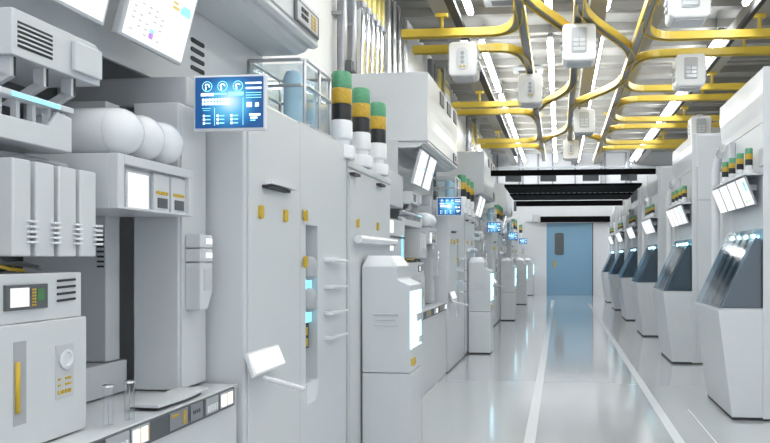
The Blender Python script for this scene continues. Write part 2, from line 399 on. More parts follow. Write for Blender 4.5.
# --- workstation counter with its dark control strip
t = Thing('workstation_counter', '', 'counter', (-1.95, 1.66, 0), 'workstation counters')
t.part('base', MB().box(-2.45, -1.580, 0.0, 3.30, 0.0, 0.96), white, bev=0.006)
t.part('worktop', MB().box(-2.45, -1.574, 0.0, 3.30, 0.962, 0.985), white, bev=0.004)
st = t.part('control_strip', MB().box(-1.5795, -1.560, 0.3, 3.235, 0.893, 0.980), darkgrey, bev=0.003, label='dark grey control strip')
def strip_panel(y0, y1, kind):
    x = -1.5595
    b = MB()
    if kind == 'lit':
        b.m(grey).box(x, x+0.004, y0, y1, 0.906, 0.976)
        w = (y1-y0)
        b.m(litw).box(x+0.004, x+0.009, y0+0.06*w, y0+0.40*w, 0.913, 0.968).box(x+0.004, x+0.009, y0+0.52*w, y0+0.84*w, 0.913, 0.968)
        b.m(gold).box(x+0.004, x+0.006, y0+0.43*w, y0+0.50*w, 0.913, 0.968).box(x+0.004, x+0.006, y0+0.87*w, y0+0.95*w, 0.913, 0.968)
        nm = 'indicator_light'
    elif kind == 'keys':
        b.m(grey).box(x, x+0.004, y0, y1, 0.906, 0.976)
        for i in range(5):
            a = y0+(y1-y0)*(0.08+0.18*i); b.m(bright).box(x+0.004, x+0.008, a, a+(y1-y0)*0.09, 0.915, 0.945)
        nm = 'switch_bank'
    elif kind == 'gold':
        b.m(pipegrey).box(x, x+0.004, y0, y1, 0.906, 0.976)
        for i in range(4): b.m(gold).box(x+0.004, x+0.006, y0+(y1-y0)*(0.1+0.1*i), y0+(y1-y0)*(0.17+0.1*i), 0.955, 0.966)
        for i in range(4): b.m(gold).box(x+0.004, x+0.006, y0+(y1-y0)*0.72, y0+(y1-y0)*0.9, 0.913+0.015*i, 0.923+0.015*i)
        nm = 'key_panel'
    else:
        b.m(pipegrey).box(x, x+0.004, y0, y1, 0.906, 0.976)
        for i in range(4): b.m(slot).box(x+0.004, x+0.005, y0+(y1-y0)*(0.2+0.16*i), y0+(y1-y0)*(0.27+0.16*i), 0.935, 0.95)
        nm = 'socket_panel'
    t.part(nm, b, under=st)
for y0, y1, kd in ((1.3, 1.55, 'lit'), (1.75, 2.05, 'gold'), (2.27, 2.40, 'keys'), (2.412, 2.525, 'lit'), (2.665, 2.80, 'gold'), (2.825, 2.925, 'plain'), (2.955, 3.065, 'keys'), (3.085, 3.215, 'lit')): strip_panel(y0, y1, kd)
left(t, 'white workstation counter with dark control strip in the {b}', (0, 1, 2, 3))
# --- control box with little screen on the counter
t = Thing('control_box', '', 'control box', (-1.9, 2.0, 0.992), 'counter control boxes')
XB2 = -1.695
b = MB(); b.prism([(1.30, 0.992), (2.362, 0.992), (2.362, 1.393), (1.30, 1.393)], 'X', -2.15, XB2)
lower = t.part('lower_body', b, white, bev=0.004)
t.part('upper_body', MB().box(-2.15, XB2-0.008, 1.30, 2.346, 1.394, 1.552), white, bev=0.004)
p = t.part('display_panel', MB().box(XB2-0.008, XB2+0.002, 1.992, 2.168, 1.437, 1.517), darkgrey)
t.part('screen', MB().box(XB2+0.002, XB2+0.005, 2.008, 2.083, 1.447, 1.507), scrw, under=p)
kb = MB().m(gold)
for i in range(6): kb.box(XB2+0.002, XB2+0.004, 2.098, 2.104, 1.447+0.010*i, 1.453+0.010*i).box(XB2+0.002, XB2+0.004, 2.108, 2.114, 1.447+0.010*i, 1.453+0.010*i)
kb.m(boardgreen).box(XB2+0.002, XB2+0.004, 2.12, 2.152, 1.463, 1.502)
t.part('keypad', kb, under=p)
vv = MB()
for i in range(4): vv.prism([(2.222, 1.452+0.0225*i), (2.31, 1.455+0.0225*i), (2.31, 1.463+0.0225*i), (2.222, 1.460+0.0225*i)], 'X', XB2-0.008, XB2-0.003)
t.part('vent_slot', vv, slot)
h = t.part('slot_recess', MB().box(XB2-0.002, XB2+0.001, 2.022, 2.075, 1.075, 1.338), grey)
t.part('hinge_bar', MB().tube([(XB2+0.004, 2.035, 1.115), (XB2+0.004, 2.035, 1.275)], 0.008, 8), gold, under=h)
h = t.part('port_plate', MB().box(XB2-0.001, XB2+0.002, 2.205, 2.292, 1.12, 1.305), white2)
t.part('round_port', MB().lathe([(0.030, 0), (0.034, 0.008), (0.024, 0.010), (0.022, 0.003), (0, 0.003)], (XB2+0.002, 2.25, 1.255), 'X', 22), bright, under=h)
kb = MB().m(gold)
for zz in (1.138, 1.165, 1.185):
    for i in range(4):
        if zz > 1.14 and i == 1: continue
        kb.box(XB2+0.002, XB2+0.005, 2.215+0.017*i, 2.226+0.017*i, zz, zz+0.013 if zz < 1.14 else zz+0.008)
t.part('button', kb, under=h)
left(t, 'white control box with small screen on the counter in the {b}', (0, 1))
# --- hanging tall panels with louvres
for i, (a, b_) in enumerate(((1.998, 2.082), (2.094, 2.186), (2.198, 2.292), (2.302, 2.397))):
    t = Thing('filter_module', '', 'filter module', (-1.82, (a+b_)/2, 1.605), 'tall white filter modules')
    t.part('body', MB().box(-2.05, -1.68, a+0.004, b_-0.004, 1.607, 1.913), white, bev=0.005)
    lv = MB()
    for q in range(5): lv.box(-1.680, -1.664, b_-0.024, b_+0.012, 1.648+0.0165*q, 1.656+0.0165*q)
    t.part('louvre', lv, bright, bev=0.002)
    left(t, 'tall white filter module with louvres, %s of four above counter, {b}' % ('first', 'second', 'third', 'fourth')[i], (0, 1) if i else (0, 1, 2))
# --- cable bundle under the modules
cb = MB()
for i in range(20):
    x = -2.02+0.016*i; r = random.uniform
    cb.m((gold, slot, gold, darkgrey, slot)[i % 5]).tube([(x, 1.55, r(1.565, 1.59)), (x+r(-.02, .02), 1.8, r(1.56, 1.60)), (x+r(-.03, .03), 1.95, r(1.56, 1.60)), (x+r(-.03, .03), 2.05, r(1.56, 1.59)), (x+r(-.02, .02), 2.10+r(0, .08), r(1.56, 1.575))], 0.0065, 6)
o = single('cable_bundle', '', 'cables', cb); left(o, 'bundle of ochre and black cables lying on the control box in the {b}', (0, 1))
# --- lit shelf above the modules
t = Thing('lit_shelf', '', 'shelf', (-1.9, 2.0, 1.975), 'shelves with cyan light')
t.part('front_panel', MB().prism([(1.2, 1.975), (2.32, 1.975), (2.32, 2.095), (2.25, 2.105), (2.21, 2.05), (1.2, 2.04)], 'X', -1.735, -1.72), white, bev=0.003)
t.part('shelf_plate', MB().box(-2.19, -1.736, 1.2, 2.32, 1.975, 1.99), white2)
for yy in (2.022, 2.095, 2.165, 2.235, 2.305):
    t.part('post', MB().box(-1.76, -1.74, yy-0.008, yy+0.008, 1.99, 2.112), white2)
t.part('top_rail', MB().box(-1.765, -1.715, 1.2, 2.325, 2.112, 2.132), white, bev=0.003)
t.part('light_strip', MB().box(-1.7145, -1.711, 2.04, 2.25, 2.113, 2.127), cyan, label='glowing cyan light strip')
t.part('rear_rib', MB().box(-1.95, -1.90, 1.96, 2.06, 1.992, 2.11).box(-1.95, -1.90, 2.10, 2.20, 1.992, 2.11), white2, bev=0.01)
left(t, 'white shelf frame with glowing cyan strip above filter modules in the {b}', (0, 1, 2))
for i in range(2):
    o = single('cable_bundle', '', 'cables', MB().m(slot).tube([(-2.0+0.05*i, 1.9, 1.945), (-1.9, 2.15, 1.935), (-1.95, 2.39, 1.94)], 0.018, 8).m(grey).tube([(-1.85, 1.9, 1.94), (-1.82+0.04*i, 2.2, 1.945), (-1.8, 2.39, 1.935)], 0.012, 8)) if i == 0 else None
    if o: left(o, 'dark cables lying on top of the filter modules in the {b}', (0,))
# --- ventilation box
t = Thing('ventilation_box', '', 'ventilation box', (-1.9, 2.35, 2.27), 'ventilation boxes')
t.part('body', MB().prism([(2.142, 2.276), (2.587, 2.276), (2.587, 2.405), (2.565, 2.432), (2.142, 2.432)], 'X', -2.10, -1.80), white, bev=0.004)
gr = MB().m(slot)
for q in range(6): gr.box(-1.7995, -1.7985, 2.165, 2.327, 2.306+0.0158*q, 2.315+0.0158*q)
gr.m(bright)
for q in range(5): gr.box(-1.7995, -1.795, 2.165, 2.327, 2.3155+0.0158*q, 2.3205+0.0158*q)
t.part('grille', gr)
t.part('cover', MB().box(-1.80, -1.775, 2.42, 2.568, 2.295, 2.405), white, bev=0.006)
for yy in (2.16, 2.31, 2.45):
    br = MB().m(white2).box(-1.86, -1.82, yy, yy+0.02, 2.21, 2.276).prism([(-1.86, 2.222), (-1.82, 2.21), (-1.95, 2.14), (-1.99, 2.15)], 'Y', yy, yy+0.02)
    br.m(slot).box(-1.8199, -1.817, yy+0.013, yy+0.02, 2.212, 2.276)
    t.part('bracket', br)
left(t, 'white ventilation box with slatted grille and brackets overhead in the {b}', (0, 1, 2))
# --- back panel, column, slab of the station
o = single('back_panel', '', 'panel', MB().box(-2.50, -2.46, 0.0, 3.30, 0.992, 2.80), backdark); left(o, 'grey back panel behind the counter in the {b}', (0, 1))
t = Thing('equipment_column', '', 'column', (-2.2, 2.97, 1.14), 'slotted columns')
t.part('body', MB().box(-2.40, -2.005, 2.92, 3.02, 1.14, 2.3), white2, bev=0.004)
sl = MB()
for q in range(7): sl.box(-2.045, -2.012, 2.917, 2.919, 1.56+0.022*q, 1.569+0.022*q)
t.part('vent_slot', sl, slot)
left(t, 'narrow grey column with short slots behind the modules in the {b}', (0,))
t = Thing('support_column', '', 'column', (-1.85, 3.2, 0.992), 'broad columns')
t.part('body', MB().box(-1.965, -1.745, 3.06, 3.30, 0.992, 2.32), white, bev=0.006)
t.part('front_plate', MB().box(-1.745, -1.735, 3.07, 3.29, 1.0, 2.31), white, bev=0.002)
left(t, 'broad pale column standing on the counter beside cabinet in the {b}', (0, 1, 2))
t = Thing('control_module', '', 'control module', (-1.70, 3.15, 1.39), 'stacked control modules')
for q, (z0, z1) in enumerate(((1.651, 1.712), (1.585, 1.645), (1.39, 1.579))):
    u = t.part('unit', MB().box(-1.734, -1.662, 3.10, 3.216, z0, z1) if q < 2 else MB().prism([(3.10, 1.36), (3.17, 1.36), (3.216, 1.44), (3.216, z1), (3.10, z1)], 'X', -1.734, -1.662), white, bev=0.004)
    if q < 2: t.part('indicator_light', MB().box(-1.662, -1.659, 3.155, 3.18, z0+0.018, z1-0.018).box(-1.662, -1.659, 3.186, 3.208, z0+0.018, z1-0.018), litw, under=u)
    else: t.part('ribbed_plate', MB().box(-1.662, -1.658, 3.13, 3.205, 1.45, 1.55), white2, under=u, bev=0.002)
left(t, 'stack of small white control modules with lit squares in the {b}', (0, 1, 2))
o = single('hood_panel', '', 'panel', MB().box(-2.45, -1.775, 3.19, 3.29, 2.33, 2.475), white2, bev=0.012); left(o, 'broad grey hood slab above the tanks in the {b}', (0, 1, 2))
t = Thing('step_block', '', 'block', (-2.2, 2.7, 0.992), 'low blocks')
t.part('body', MB().box(-2.42, -1.988, 2.40, 3.05, 0.992, 1.136), white2, bev=0.005)
left(t, 'low pale block on the counter beside control box in the {b}', (0,))
t = Thing('tray', '', 'tray', (-1.8, 2.85, 0.992), 'thin trays')
t.part('plate', MB().prism([(-1.735, 2.665), (-1.60, 2.655), (-1.583, 2.83), (-1.60, 3.05), (-1.735, 3.05)], 'Z', 1.0, 1.012), white, bev=0.002)
t.part('foot', MB().box(-1.73, -1.605, 2.67, 3.0, 0.992, 1.0), slot)
left(t, 'thin white tray lying on the counter in the {b}', (0,))
for i, (x, y) in enumerate(((-1.628, 2.385), (-1.605, 2.475))):
    t = Thing('glass_cylinder', '', 'glass cylinder', (x, y, 0.992), 'clear glass cylinders')
    t.part('tube', MB().lathe([(0.018, 0), (0.018, 0.135)], (x, y, 0.997), 'Z', 18), glassc)
    t.part('cap', MB().lathe([(0.012, 0), (0.0205, 0.003), (0.020, 0.010), (0.01, 0.014)], (x, y, 1.132), 'Z', 18), chrome)
    t.part('core', MB().tube([(x, y, 0.997), (x, y, 1.132)], 0.0012, 6), grey)
    left(t, 'clear glass cylinder with sparkling cap, %s control box, {b}' % ('nearer the', 'farther from the')[i], (0,))
# --- tanks on the wall cabinet
for i, yy in enumerate((2.61, 2.758, 2.903)):
    t = Thing('storage_tank', '', 'tank', (-1.9, yy, 2.004), 'white round-ended tanks')
    R = 0.095; pr = [(0.0, -0.42), (R*0.8, -0.41), (R, -0.36)]+[(R*math.cos(a), -0.10+R*math.sin(a)) for a in [PI/2*q/9 for q in range(10)]]
    pr[-1] = (0, -0.10+R)
    t.part('shell', MB().lathe(pr, (-1.64, yy, 2.006+R), 'X', 32), bright)
    t.part('seam', MB().lathe([(R+0.0008, 0), (R+0.002, 0.002), (R+0.0008, 0.004)], (-1.745, yy, 2.004+R), 'X', 32), white2)
    left(t, 'white round-ended tank, %s of three lying on the wall cabinet, {b}' % ('nearest', 'middle', 'farthest')[i], (0, 1, 2, 3) if i < 1 else (0, 1))
t = Thing('wall_cabinet', '', 'cabinet', (-1.85, 2.76, 1.79), 'upper wall cabinets')
bd = MB(); bd.box(-2.44, -1.695, 2.489, 3.032, 1.79, 2.0); bd.box(-1.695, -1.66, 2.489, 2.53, 1.79, 2.0); bd.box(-1.695, -1.66, 2.53, 3.032, 1.962, 2.0); bd.box(-1.695, -1.66, 3.0, 3.032, 1.79, 1.962); bd.box(-1.695, -1.66, 2.53, 3.0, 1.79, 1.80)
t.part('body', bd, white, bev=0.003)
p = t.part('display', MB().box(-1.695, -1.672, 2.555, 2.712, 1.80, 1.945), white2, bev=0.003)
t.part('screen', MB().box(-1.672, -1.668, 2.568, 2.70, 1.80, 1.936), scrw, under=p)
for q, a in enumerate((2.755, 2.885)):
    p = t.part('slot_unit', MB().box(-1.695, -1.678, a, a+0.115, 1.80, 1.955), white, bev=0.003)
    mk = MB().m(gold)
    for w in range(5): mk.box(-1.678, -1.675, a+0.015+0.018*w, a+0.029+0.018*w, 1.870, 1.883)
    t.part('label', mk, under=p)
    t.part('window', MB().box(-1.678, -1.674, a+0.025, a+0.095, 1.813, 1.855), darkgrey, under=p)
left(t, 'white wall cabinet with lit screen beneath the tanks in the {b}', (0, 1, 2, 3))
# --- extra apparatus nearest part of the bay (seen only past the cabinets of farther bays)
t = Thing('process_column', '', 'column', (-1.95, 0.8, 0.992), 'process columns')
t.part('body', MB().box(-2.2, -1.68, 0.40, 1.15, 0.992, 2.0), white, bev=0.006)
t.part('head', MB().box(-2.2, -1.72, 0.35, 1.25, 2.15, 2.50), white2, bev=0.006)
t.part('rod', MB().tube([(-1.9, 0.7, 2.0), (-1.9, 0.7, 2.15)], 0.03).tube([(-1.9, 1.0, 2.0), (-1.9, 1.0, 2.15)], 0.05), steel)
for z0_, z1_ in ((1.86, 1.98), (1.68, 1.78)): t.part('lit_window', MB().box(-1.6795, -1.672, 0.42, 0.60, z0_, z1_), litw)
t.part('light_strip', MB().box(-1.6795, -1.674, 1.0, 1.05, 1.55, 1.85), cyan, label='cyan light strip')
t.part('bar', MB().m(darkgrey).box(-1.6795, -1.665, 0.42, 1.1, 1.81, 1.83), darkgrey)
EXTRA = t
# --- tall cabinets with doors
def latch(mb, y, z): mb.m(gold).rounded(-0.014, 0.014, z-0.03, z+0.03, 0, 0.001, 0.010) if 0 else mb.m(gold).prism([(y+u, w) for u, w in rrect(-0.022, 0.022, z-0.034, z+0.034, 0.014, 3)], 'X', XF+0.010, XF+0.024)
t = Thing('equipment_cabinet', '', 'cabinet', (-2.0, 3.68, 0), 'tall white cabinets with black pull')
t.part('body', MB().box(-2.45, XF, 3.322, 4.040, 0.02, 2.42), white, bev=0.012)
dr = t.part('door', MB().box(XF, XF+0.010, 3.345, 4.032, 0.06, 2.405), white, bev=0.004)
t.part('handle', MB().m(bright).prism([(XF+0.01, 1.985), (XF+0.055, 1.992), (XF+0.055, 2.003), (XF+0.01, 2.008)], 'Y', 3.52, 3.89).m(slot).box(XF+0.01, XF+0.045, 3.50, 3.80, 1.968, 1.984), under=dr)
for yy in (3.474, 3.80):
    l = MB(); latch(l, yy, 1.84); t.part('latch', l, under=dr, label='ochre latch')
left(t, 'tall white cabinet with black-lined pull and two ochre latches, {b}')
t = Thing('equipment_cabinet', '', 'cabinet', (-2.0, 4.5, 0), 'tall white cabinets with glowing slot')
bd = MB(); y0, y1 = 4.046, 4.985
bd.box(-2.45, XF-0.10, y0, y1, 0.02, 2.42)
bd.box(XF-0.10, XF, y0, 4.155, 0.02, 2.42); bd.box(XF-0.10, XF, 4.365, y1, 0.02, 2.42)
bd.box(XF-0.10, XF, 4.155, 4.365, 0.02, 0.83); bd.box(XF-0.10, XF, 4.155, 4.365, 1.81, 2.42)
t.part('body', bd, white)
t.part('edge_trim', MB().box(XF, XF+0.006, 4.972, 4.985, 0.02, 2.42), grey)
t.part('edge_trim', MB().box(XF, XF+0.004, 4.044, 4.056, 0.02, 2.42), white2)
for zz in (1.86, 1.58):
    l = MB(); latch(l, 4.11, zz); t.part('latch', l, label='ochre latch')
sl = t.part('slot_liner', MB().box(XF-0.10, XF-0.09, 4.156, 4.364, 0.832, 1.808), white2)
b = MB().m(grey)
for zz in (1.54, 1.34): b.lathe([(0, 0), (0.045, 0.008), (0.068, 0.03), (0.07, 0.06), (0.065, 0.12), (0.045, 0.15), (0, 0.16)], (XF-0.035, 4.255, zz-0.08), 'Z', 20)
t.part('bulb', b, under=sl)
for z0, z1 in ((1.40, 1.47), (1.20, 1.28)): t.part('glow_tube', MB().m(cyan).box(XF-0.085, XF-0.02, 4.20, 4.31, z0, z1), under=sl, label='glowing cyan tube')
b = MB().m(slot).box(XF-0.088, XF-0.05, 4.18, 4.34, 1.03, 1.19)
for i in range(6):
    b.m((gold, boardgreen, gold)[i % 3]).box(XF-0.05, XF-0.04, 4.19+0.04*(i % 3), 4.22+0.04*(i % 3), 1.045+0.07*(i//3), 1.095+0.07*(i//3))
t.part('circuit_block', b, under=sl)
for zz in (1.575, 1.40, 1.228, 1.062):
    t.part('ledge', MB().prism([(4.485, zz), (4.845, zz), (4.845, zz+0.014), (4.485, zz+0.024)], 'X', XF, XF+0.06), bright, bev=0.004)
t.part('cover_plate', MB().prism([(4.16, 0.70), (4.30, 0.70), (4.36, 0.76), (4.36, 0.825), (4.16, 0.825)], 'X', XF, XF+0.006), bright)
left(t, 'tall white cabinet with glowing bulb slot and four ledges, {b}')
t = Thing('equipment_cabinet', '', 'cabinet', (-2.0, 5.65, 0), 'tall white cabinets under signal towers')
t.part('body', MB().box(-2.45, XF, 4.99, 6.30, 0.02, 2.27), white, bev=0.006)
t.part('top_ledge', MB().box(-2.45, XF+0.012, 4.99, 6.30, 2.272, 2.325), white, bev=0.012)
dr = t.part('door', MB().box(XF, XF+0.010, 5.03, 6.25, 0.06, 2.24), white, bev=0.004)
t.part('handle', MB().m(slot).box(XF+0.01, XF+0.05, 5.02, 5.17, 2.215, 2.235).box(XF+0.01, XF+0.05, 5.77, 5.93, 2.215, 2.235), under=dr)
for yy in (5.217, 5.80):
    l = MB(); latch(l, yy, 1.87); t.part('latch', l, under=dr, label='ochre latch')
t.part('guard_bar', MB().tube([(XF+0.05, 5.10, 1.745), (XF+0.05, 6.27, 1.745)], 0.032, 14).box(XF+0.011, XF+0.05, 5.2, 5.26, 1.73, 1.76).box(XF+0.011, XF+0.05, 6.1, 6.16, 1.73, 1.76), bright)
left(t, 'tall white cabinet with rounded white guard bar under signal towers, {b}', (0, 1, 2, 3))
# --- signal towers
for i, yy in enumerate((5.00, 5.50, 6.02)):
    x = -1.595; z = 2.327
    t = Thing('signal_tower', '', 'signal light', (x, yy, z), 'signal towers on cabinets')
    t.part('base', MB().lathe([(0.092, 0), (0.101, 0.01), (0.101, 0.085), (0.094, 0.097), (0.062, 0.10), (0.062, 0.135), (0.070, 0.14), (0.080, 0.15), (0.080, 0.27), (0.075, 0.28)], (x, yy, z), 'Z', 24), bright)
    t.part('black_segment', MB().lathe([(0.073, 0.281), (0.074, 0.29), (0.074, 0.395), (0.070, 0.40)], (x, yy, z), 'Z', 24), bodyblk)
    t.part('amber_segment', MB().lathe([(0.073, 0.401), (0.076, 0.408), (0.076, 0.505), (0.073, 0.512)], (x, yy, z), 'Z', 24), amber)
    t.part('green_segment', MB().lathe([(0.073, 0.513), (0.076, 0.52), (0.076, 0.615), (0.066, 0.635), (0, 0.642)], (x, yy, z), 'Z', 24), green)
    left(t, 'green, amber and black signal tower, %s of three on cabinet, {b}' % ('nearest', 'middle', 'farthest')[i], (0, 1, 2, 3))
# --- floor standing front box
t = Thing('floor_unit', '', 'machine unit', (-1.34, 5.5, 0), 'white floor units')
Y0 = 5.30; Y1 = Y0+0.46
t.part('lower_body', MB().box(-1.525, -1.15, Y0, Y1, 0.025, 0.712), white, bev=0.005)
t.part('upper_body', MB().prism([(-1.525, 0.718), (-1.15, 0.718), (-1.15, 1.392), (-1.24, 1.432), (-1.25, 1.448), (-1.25, 1.536), (-1.528, 1.536)], 'Y', Y0, Y1), white, bev=0.004)
b = MB(); A = [(-1.528, Y0, 1.537), (-1.25, Y0, 1.537), (-1.25, Y1, 1.537), (-1.528, Y1, 1.537)]; B = [(-1.50, Y0+0.07, 1.622), (-1.31, Y0+0.07, 1.622), (-1.31, Y1-0.04, 1.622), (-1.50, Y1-0.04, 1.622)]
va = [b.bm.verts.new(p) for p in A]; vb = [b.bm.verts.new(p) for p in B]
b.face(va[::-1]); b.face(vb)
for q in range(4): b.face([va[q], va[(q+1) % 4], vb[(q+1) % 4], vb[q]])
t.part('cap', b, bright, bev=0.004)
t.part('plinth', MB().box(-1.515, -1.17, Y0+0.03, Y1-0.02, 0.0, 0.025), slot)
gv = MB()
for q in range(3): gv.box(-1.435+(0.02 if q == 1 else 0), -1.235-(0.02 if q == 1 else 0), Y0-0.009, Y0-0.001, 1.08+0.041*q, 1.092+0.041*q)
t.part('vent_bar', gv, white2, bev=0.002)
s_ = t.part('light_panel', MB().m(litw).box(-1.1495, -1.142, Y0+0.04, Y0+0.36, 0.90, 1.345), label='glowing white light panel')
for ya_, yb_ in ((Y0+0.012, Y0+0.04), (Y0+0.36, Y0+0.39)):
    t.part('light_edge', MB().m(cyanw).box(-1.1495, -1.139, ya_, yb_, 0.90, 1.345), under=s_, label='cyan light edge')
for ya_, z0_, z1_ in ((Y0+0.20, 1.10, 1.16), (Y0+0.30, 0.92, 0.97)):
    t.part('clasp', MB().m(white2).box(-1.1415, -1.128, ya_, Y0+0.42, z0_, z1_), bev=0.003)
t.part('name_block', MB().m(gold).box(-1.1495, -1.135, Y0+0.05, Y0+0.16, 0.765, 0.82), label='ochre block')
left(t, 'white floor unit with stepped top and glowing side strip, {b}', (0, 1, 2, 3, 4))
# --- blue data display
t = Thing('display_monitor', '', 'monitor', (-1.487, 3.04, 2.309), 'blue data displays')
fr = t.part('frame', MB().box(-1.66, -1.314, 3.032, 3.06, 2.178, 2.432), bright, bev=0.008)
t.part('screen', MB().box(-1.647, -1.327, 3.028, 3.031, 2.190, 2.420), blue, label='glowing blue data screen')
e = MB(); yy = 3.026; GX, GZ, GS = -1.647, 2.420, 0.93
def bar(x0, x1, z0, z1, m_): e.m(m_).box(GX+GS*x0, GX+GS*x1, yy, yy+0.0018, GZ-GS*z1, GZ-GS*z0)
for i in range(3):
    cx, cz = GX+GS*(0.062+0.078*i), GZ-GS*0.045
    for a in range(16):
        a0, a1 = 2*PI*a/16, 2*PI*(a+1)/16
        e.m(gfxc).slab([(cx+0.024*math.cos(a0), yy, cz+0.024*math.sin(a0)), (cx+0.024*math.cos(a1), yy, cz+0.024*math.sin(a1)), (cx+0.021*math.cos(a1), yy, cz+0.021*math.sin(a1)), (cx+0.021*math.cos(a0), yy, cz+0.021*math.sin(a0))], -0.001)
    for a in range(7):
        a0, a1 = PI*a/7+0.4*(i-1), PI*(a+1)/7+0.4*(i-1)
        e.m(gfx).slab([(cx+0.013*math.cos(a0), yy, cz+0.013*math.sin(a0)), (cx+0.013*math.cos(a1), yy, cz+0.013*math.sin(a1)), (cx+0.008*math.cos(a1), yy, cz+0.008*math.sin(a1)), (cx+0.008*math.cos(a0), yy, cz+0.008*math.sin(a0))], -0.001)
    bar(0.052+0.078*i, 0.057+0.078*i, 0.045, 0.062, gfx)
bar(0.255, 0.335, 0.028, 0.036, gfx); bar(0.258, 0.335, 0.052, 0.061, gfx)
bar(0.03, 0.095, 0.077, 0.091, gfx); bar(0.10, 0.16, 0.077, 0.086, gfxc); bar(0.17, 0.245, 0.073, 0.091, gfxc)
for i in range(9):
    for j in range(2): bar(0.036+0.016*i, 0.047+0.016*i, 0.104+0.018*j, 0.117+0.018*j, gfx)
for i in range(3): bar(0.258, 0.335, 0.077+0.012*i, 0.080+0.012*i, gfxc)
bar(0.262, 0.287, 0.125, 0.148, gfx); bar(0.305, 0.322, 0.128, 0.146, gfx); bar(0.275, 0.33, 0.180, 0.190, gfx); bar(0.28, 0.315, 0.196, 0.204, gfx); bar(0.28, 0.305, 0.21, 0.215, gfxc)
for i in range(3):
    for j in range(3):
        bar(0.04+0.07*i, 0.05+0.07*i, 0.182+0.018*j, 0.193+0.018*j, gfx); bar(0.054+0.07*i, 0.078+0.07*i, 0.185+0.018*j, 0.190+0.018*j, gfxc)
bar(0.035, 0.08, 0.150, 0.152, gfxc); bar(0.04, 0.075, 0.160, 0.162, gfxc); bar(0.098, 0.1, 0.15, 0.235, gfxc); bar(0.242, 0.244, 0.10, 0.235, gfxc)
t.part('screen_graphics', e)
t.part('bracket', MB().box(-1.63, -1.57, 3.061, 3.318, 2.28, 2.36), white2)
left(t, 'blue glowing data display mounted on cabinet end in the {b}', (0, 1, 2, 3, 4))
# --- tablet on its arm
t = Thing('tablet', '', 'tablet', (-1.50, 3.5, 1.05), 'white tablets')
q = [(-1.475, 3.28, 1.035), (-1.475, 3.65, 1.035), (-1.515, 3.65, 1.135), (-1.515, 3.28, 1.135)]
t.part('case', MB().slab([(p[0]-0.002, 3.28+(p[1]-3.28)*1.03-0.006, p[2]+(-0.012 if k_ < 2 else 0.004)) for k_, p in enumerate(q)], 0.02), bright, bev=0.003)
t.part('screen', MB().slab([(p[0]+0.003, p[1]+(0.006 if p[1] < 3.45 else -0.006), p[2]+(0.004 if k_ < 2 else -0.004)) for k_, p in enumerate(q)], 0.003), scrw)
t.part('bracket', MB().box(-1.538, -1.505, 3.38, 3.52, 1.04, 1.09), white2)
am = MB().tube([(-1.49, 3.40, 1.0), (-1.285, 3.43, 0.94)], 0.011, 10)
for i in range(9):
    f = i/9; c_ = Vector((-1.49, 3.40, 1.0)).lerp(Vector((-1.285, 3.43, 0.94)), f+0.05); c2 = c_+Vector((0.008, 0, -0.003))
    am.tube([c_, c2], 0.0145, 10)
t.part('arm', am, bright, label='ribbed white arm')
left(t, 'small tilted white tablet on ribbed arm at cabinet door, {b}', (0, 1, 2))
# --- glass tank in a steel frame on top of the cabinets
t = Thing('glass_tank', '', 'tank', (-1.76, 4.37, 2.422), 'framed glass tanks')
xa, xb, ya, yb, za, zb = -1.945, -1.575, 4.22, 4.72, 2.422, 2.84
fr = MB()
for z in (za+0.012, 2.68, zb):
    fr.tube([(xa, ya, z), (xb-0.03, ya, z), (xb, ya+0.03, z), (xb, yb-0.03, z), (xb-0.03, yb, z), (xa, yb, z), (xa, ya, z)], 0.011, 8)
t.part('frame', fr, steel)
for x, y in ((xb-0.01, ya+0.01), (xb-0.01, yb-0.01), (xa, ya), (xa, yb), (xb, 4.47)):
    t.part('post', MB().tube([(x, y, za), (x, y, zb)], 0.011, 8), steel)
t.part('glass_case', MB().box(xa+0.015, xb-0.015, ya+0.015, yb-0.015, za+0.03, zb-0.02), glassb, label='pale blue glass case')
t.part('liquid_cylinder', MB().lathe([(0.062, 0.03), (0.062, 0.33), (0.045, 0.37), (0, 0.385)], (-1.70, 4.34, za), 'Z', 22), liquid, label='blue liquid cylinder')
t.part('liquid_cylinder', MB().lathe([(0.062, 0.03), (0.062, 0.33), (0.045, 0.37), (0, 0.385)], (-1.70, 4.58, za), 'Z', 22), liquid, label='blue liquid cylinder')
left(t, 'steel-framed glass tank with blue cylinders on the cabinets, {b}', (0, 1, 2, 3))
# --- overhead unit with curved face
t = Thing('overhead_unit', '', 'machine unit', (-2.1, 3.4, 3.0), 'overhead units')
yA, yB = 2.07, 4.52
face = [(-1.60, 3.87), (-1.597, 3.72), (-1.597, 3.60), (-1.604, 3.52), (-1.613, 3.45), (-1.615, 3.38), (-1.608, 3.30), (-1.60, 3.22), (-1.598, 3.045)]
body = [(-2.62, 3.87)]+face+[(-1.625, 3.035), (-2.62, 3.035)]
t.part('body', MB().prism(body, 'Y', yA, yB, False), white)
lip = [(-1.602, 3.032), (-1.60, 3.005), (-1.63, 2.99), (-1.67, 3.0), (-1.69, 2.975), (-1.75, 2.955), (-2.62, 2.955), (-2.62, 3.032)]
t.part('lower_lip', MB().prism(lip, 'Y', yA, yB), white, bev=0.004)
t.part('end_plate', MB().box(-2.62, -1.602, yA-0.022, yA-0.002, 3.03, 3.868).box(-2.62, -1.97, yA-0.022, yA-0.002, 2.30, 3.03), white, bev=0.003)
t.part('rear_wall', MB().box(-2.005, -1.985, 2.13, yB, 2.485, 2.953), white)
t.part('inner_plate', MB().box(-2.32, -2.30, 2.13, yB, 2.49, 2.953), grey)
t.part('side_wall', MB().box(-2.62, -2.0, yA, yA+0.05, 2.50, 2.953), white2)
vs = MB()
for q in range(4): vs.prism(rrect(3.60, 3.74, 2.625+0.05*q, 2.648+0.05*q, 0.010, 3), 'X', -1.985, -1.979)
t.part('vent_slot', vs, slot)
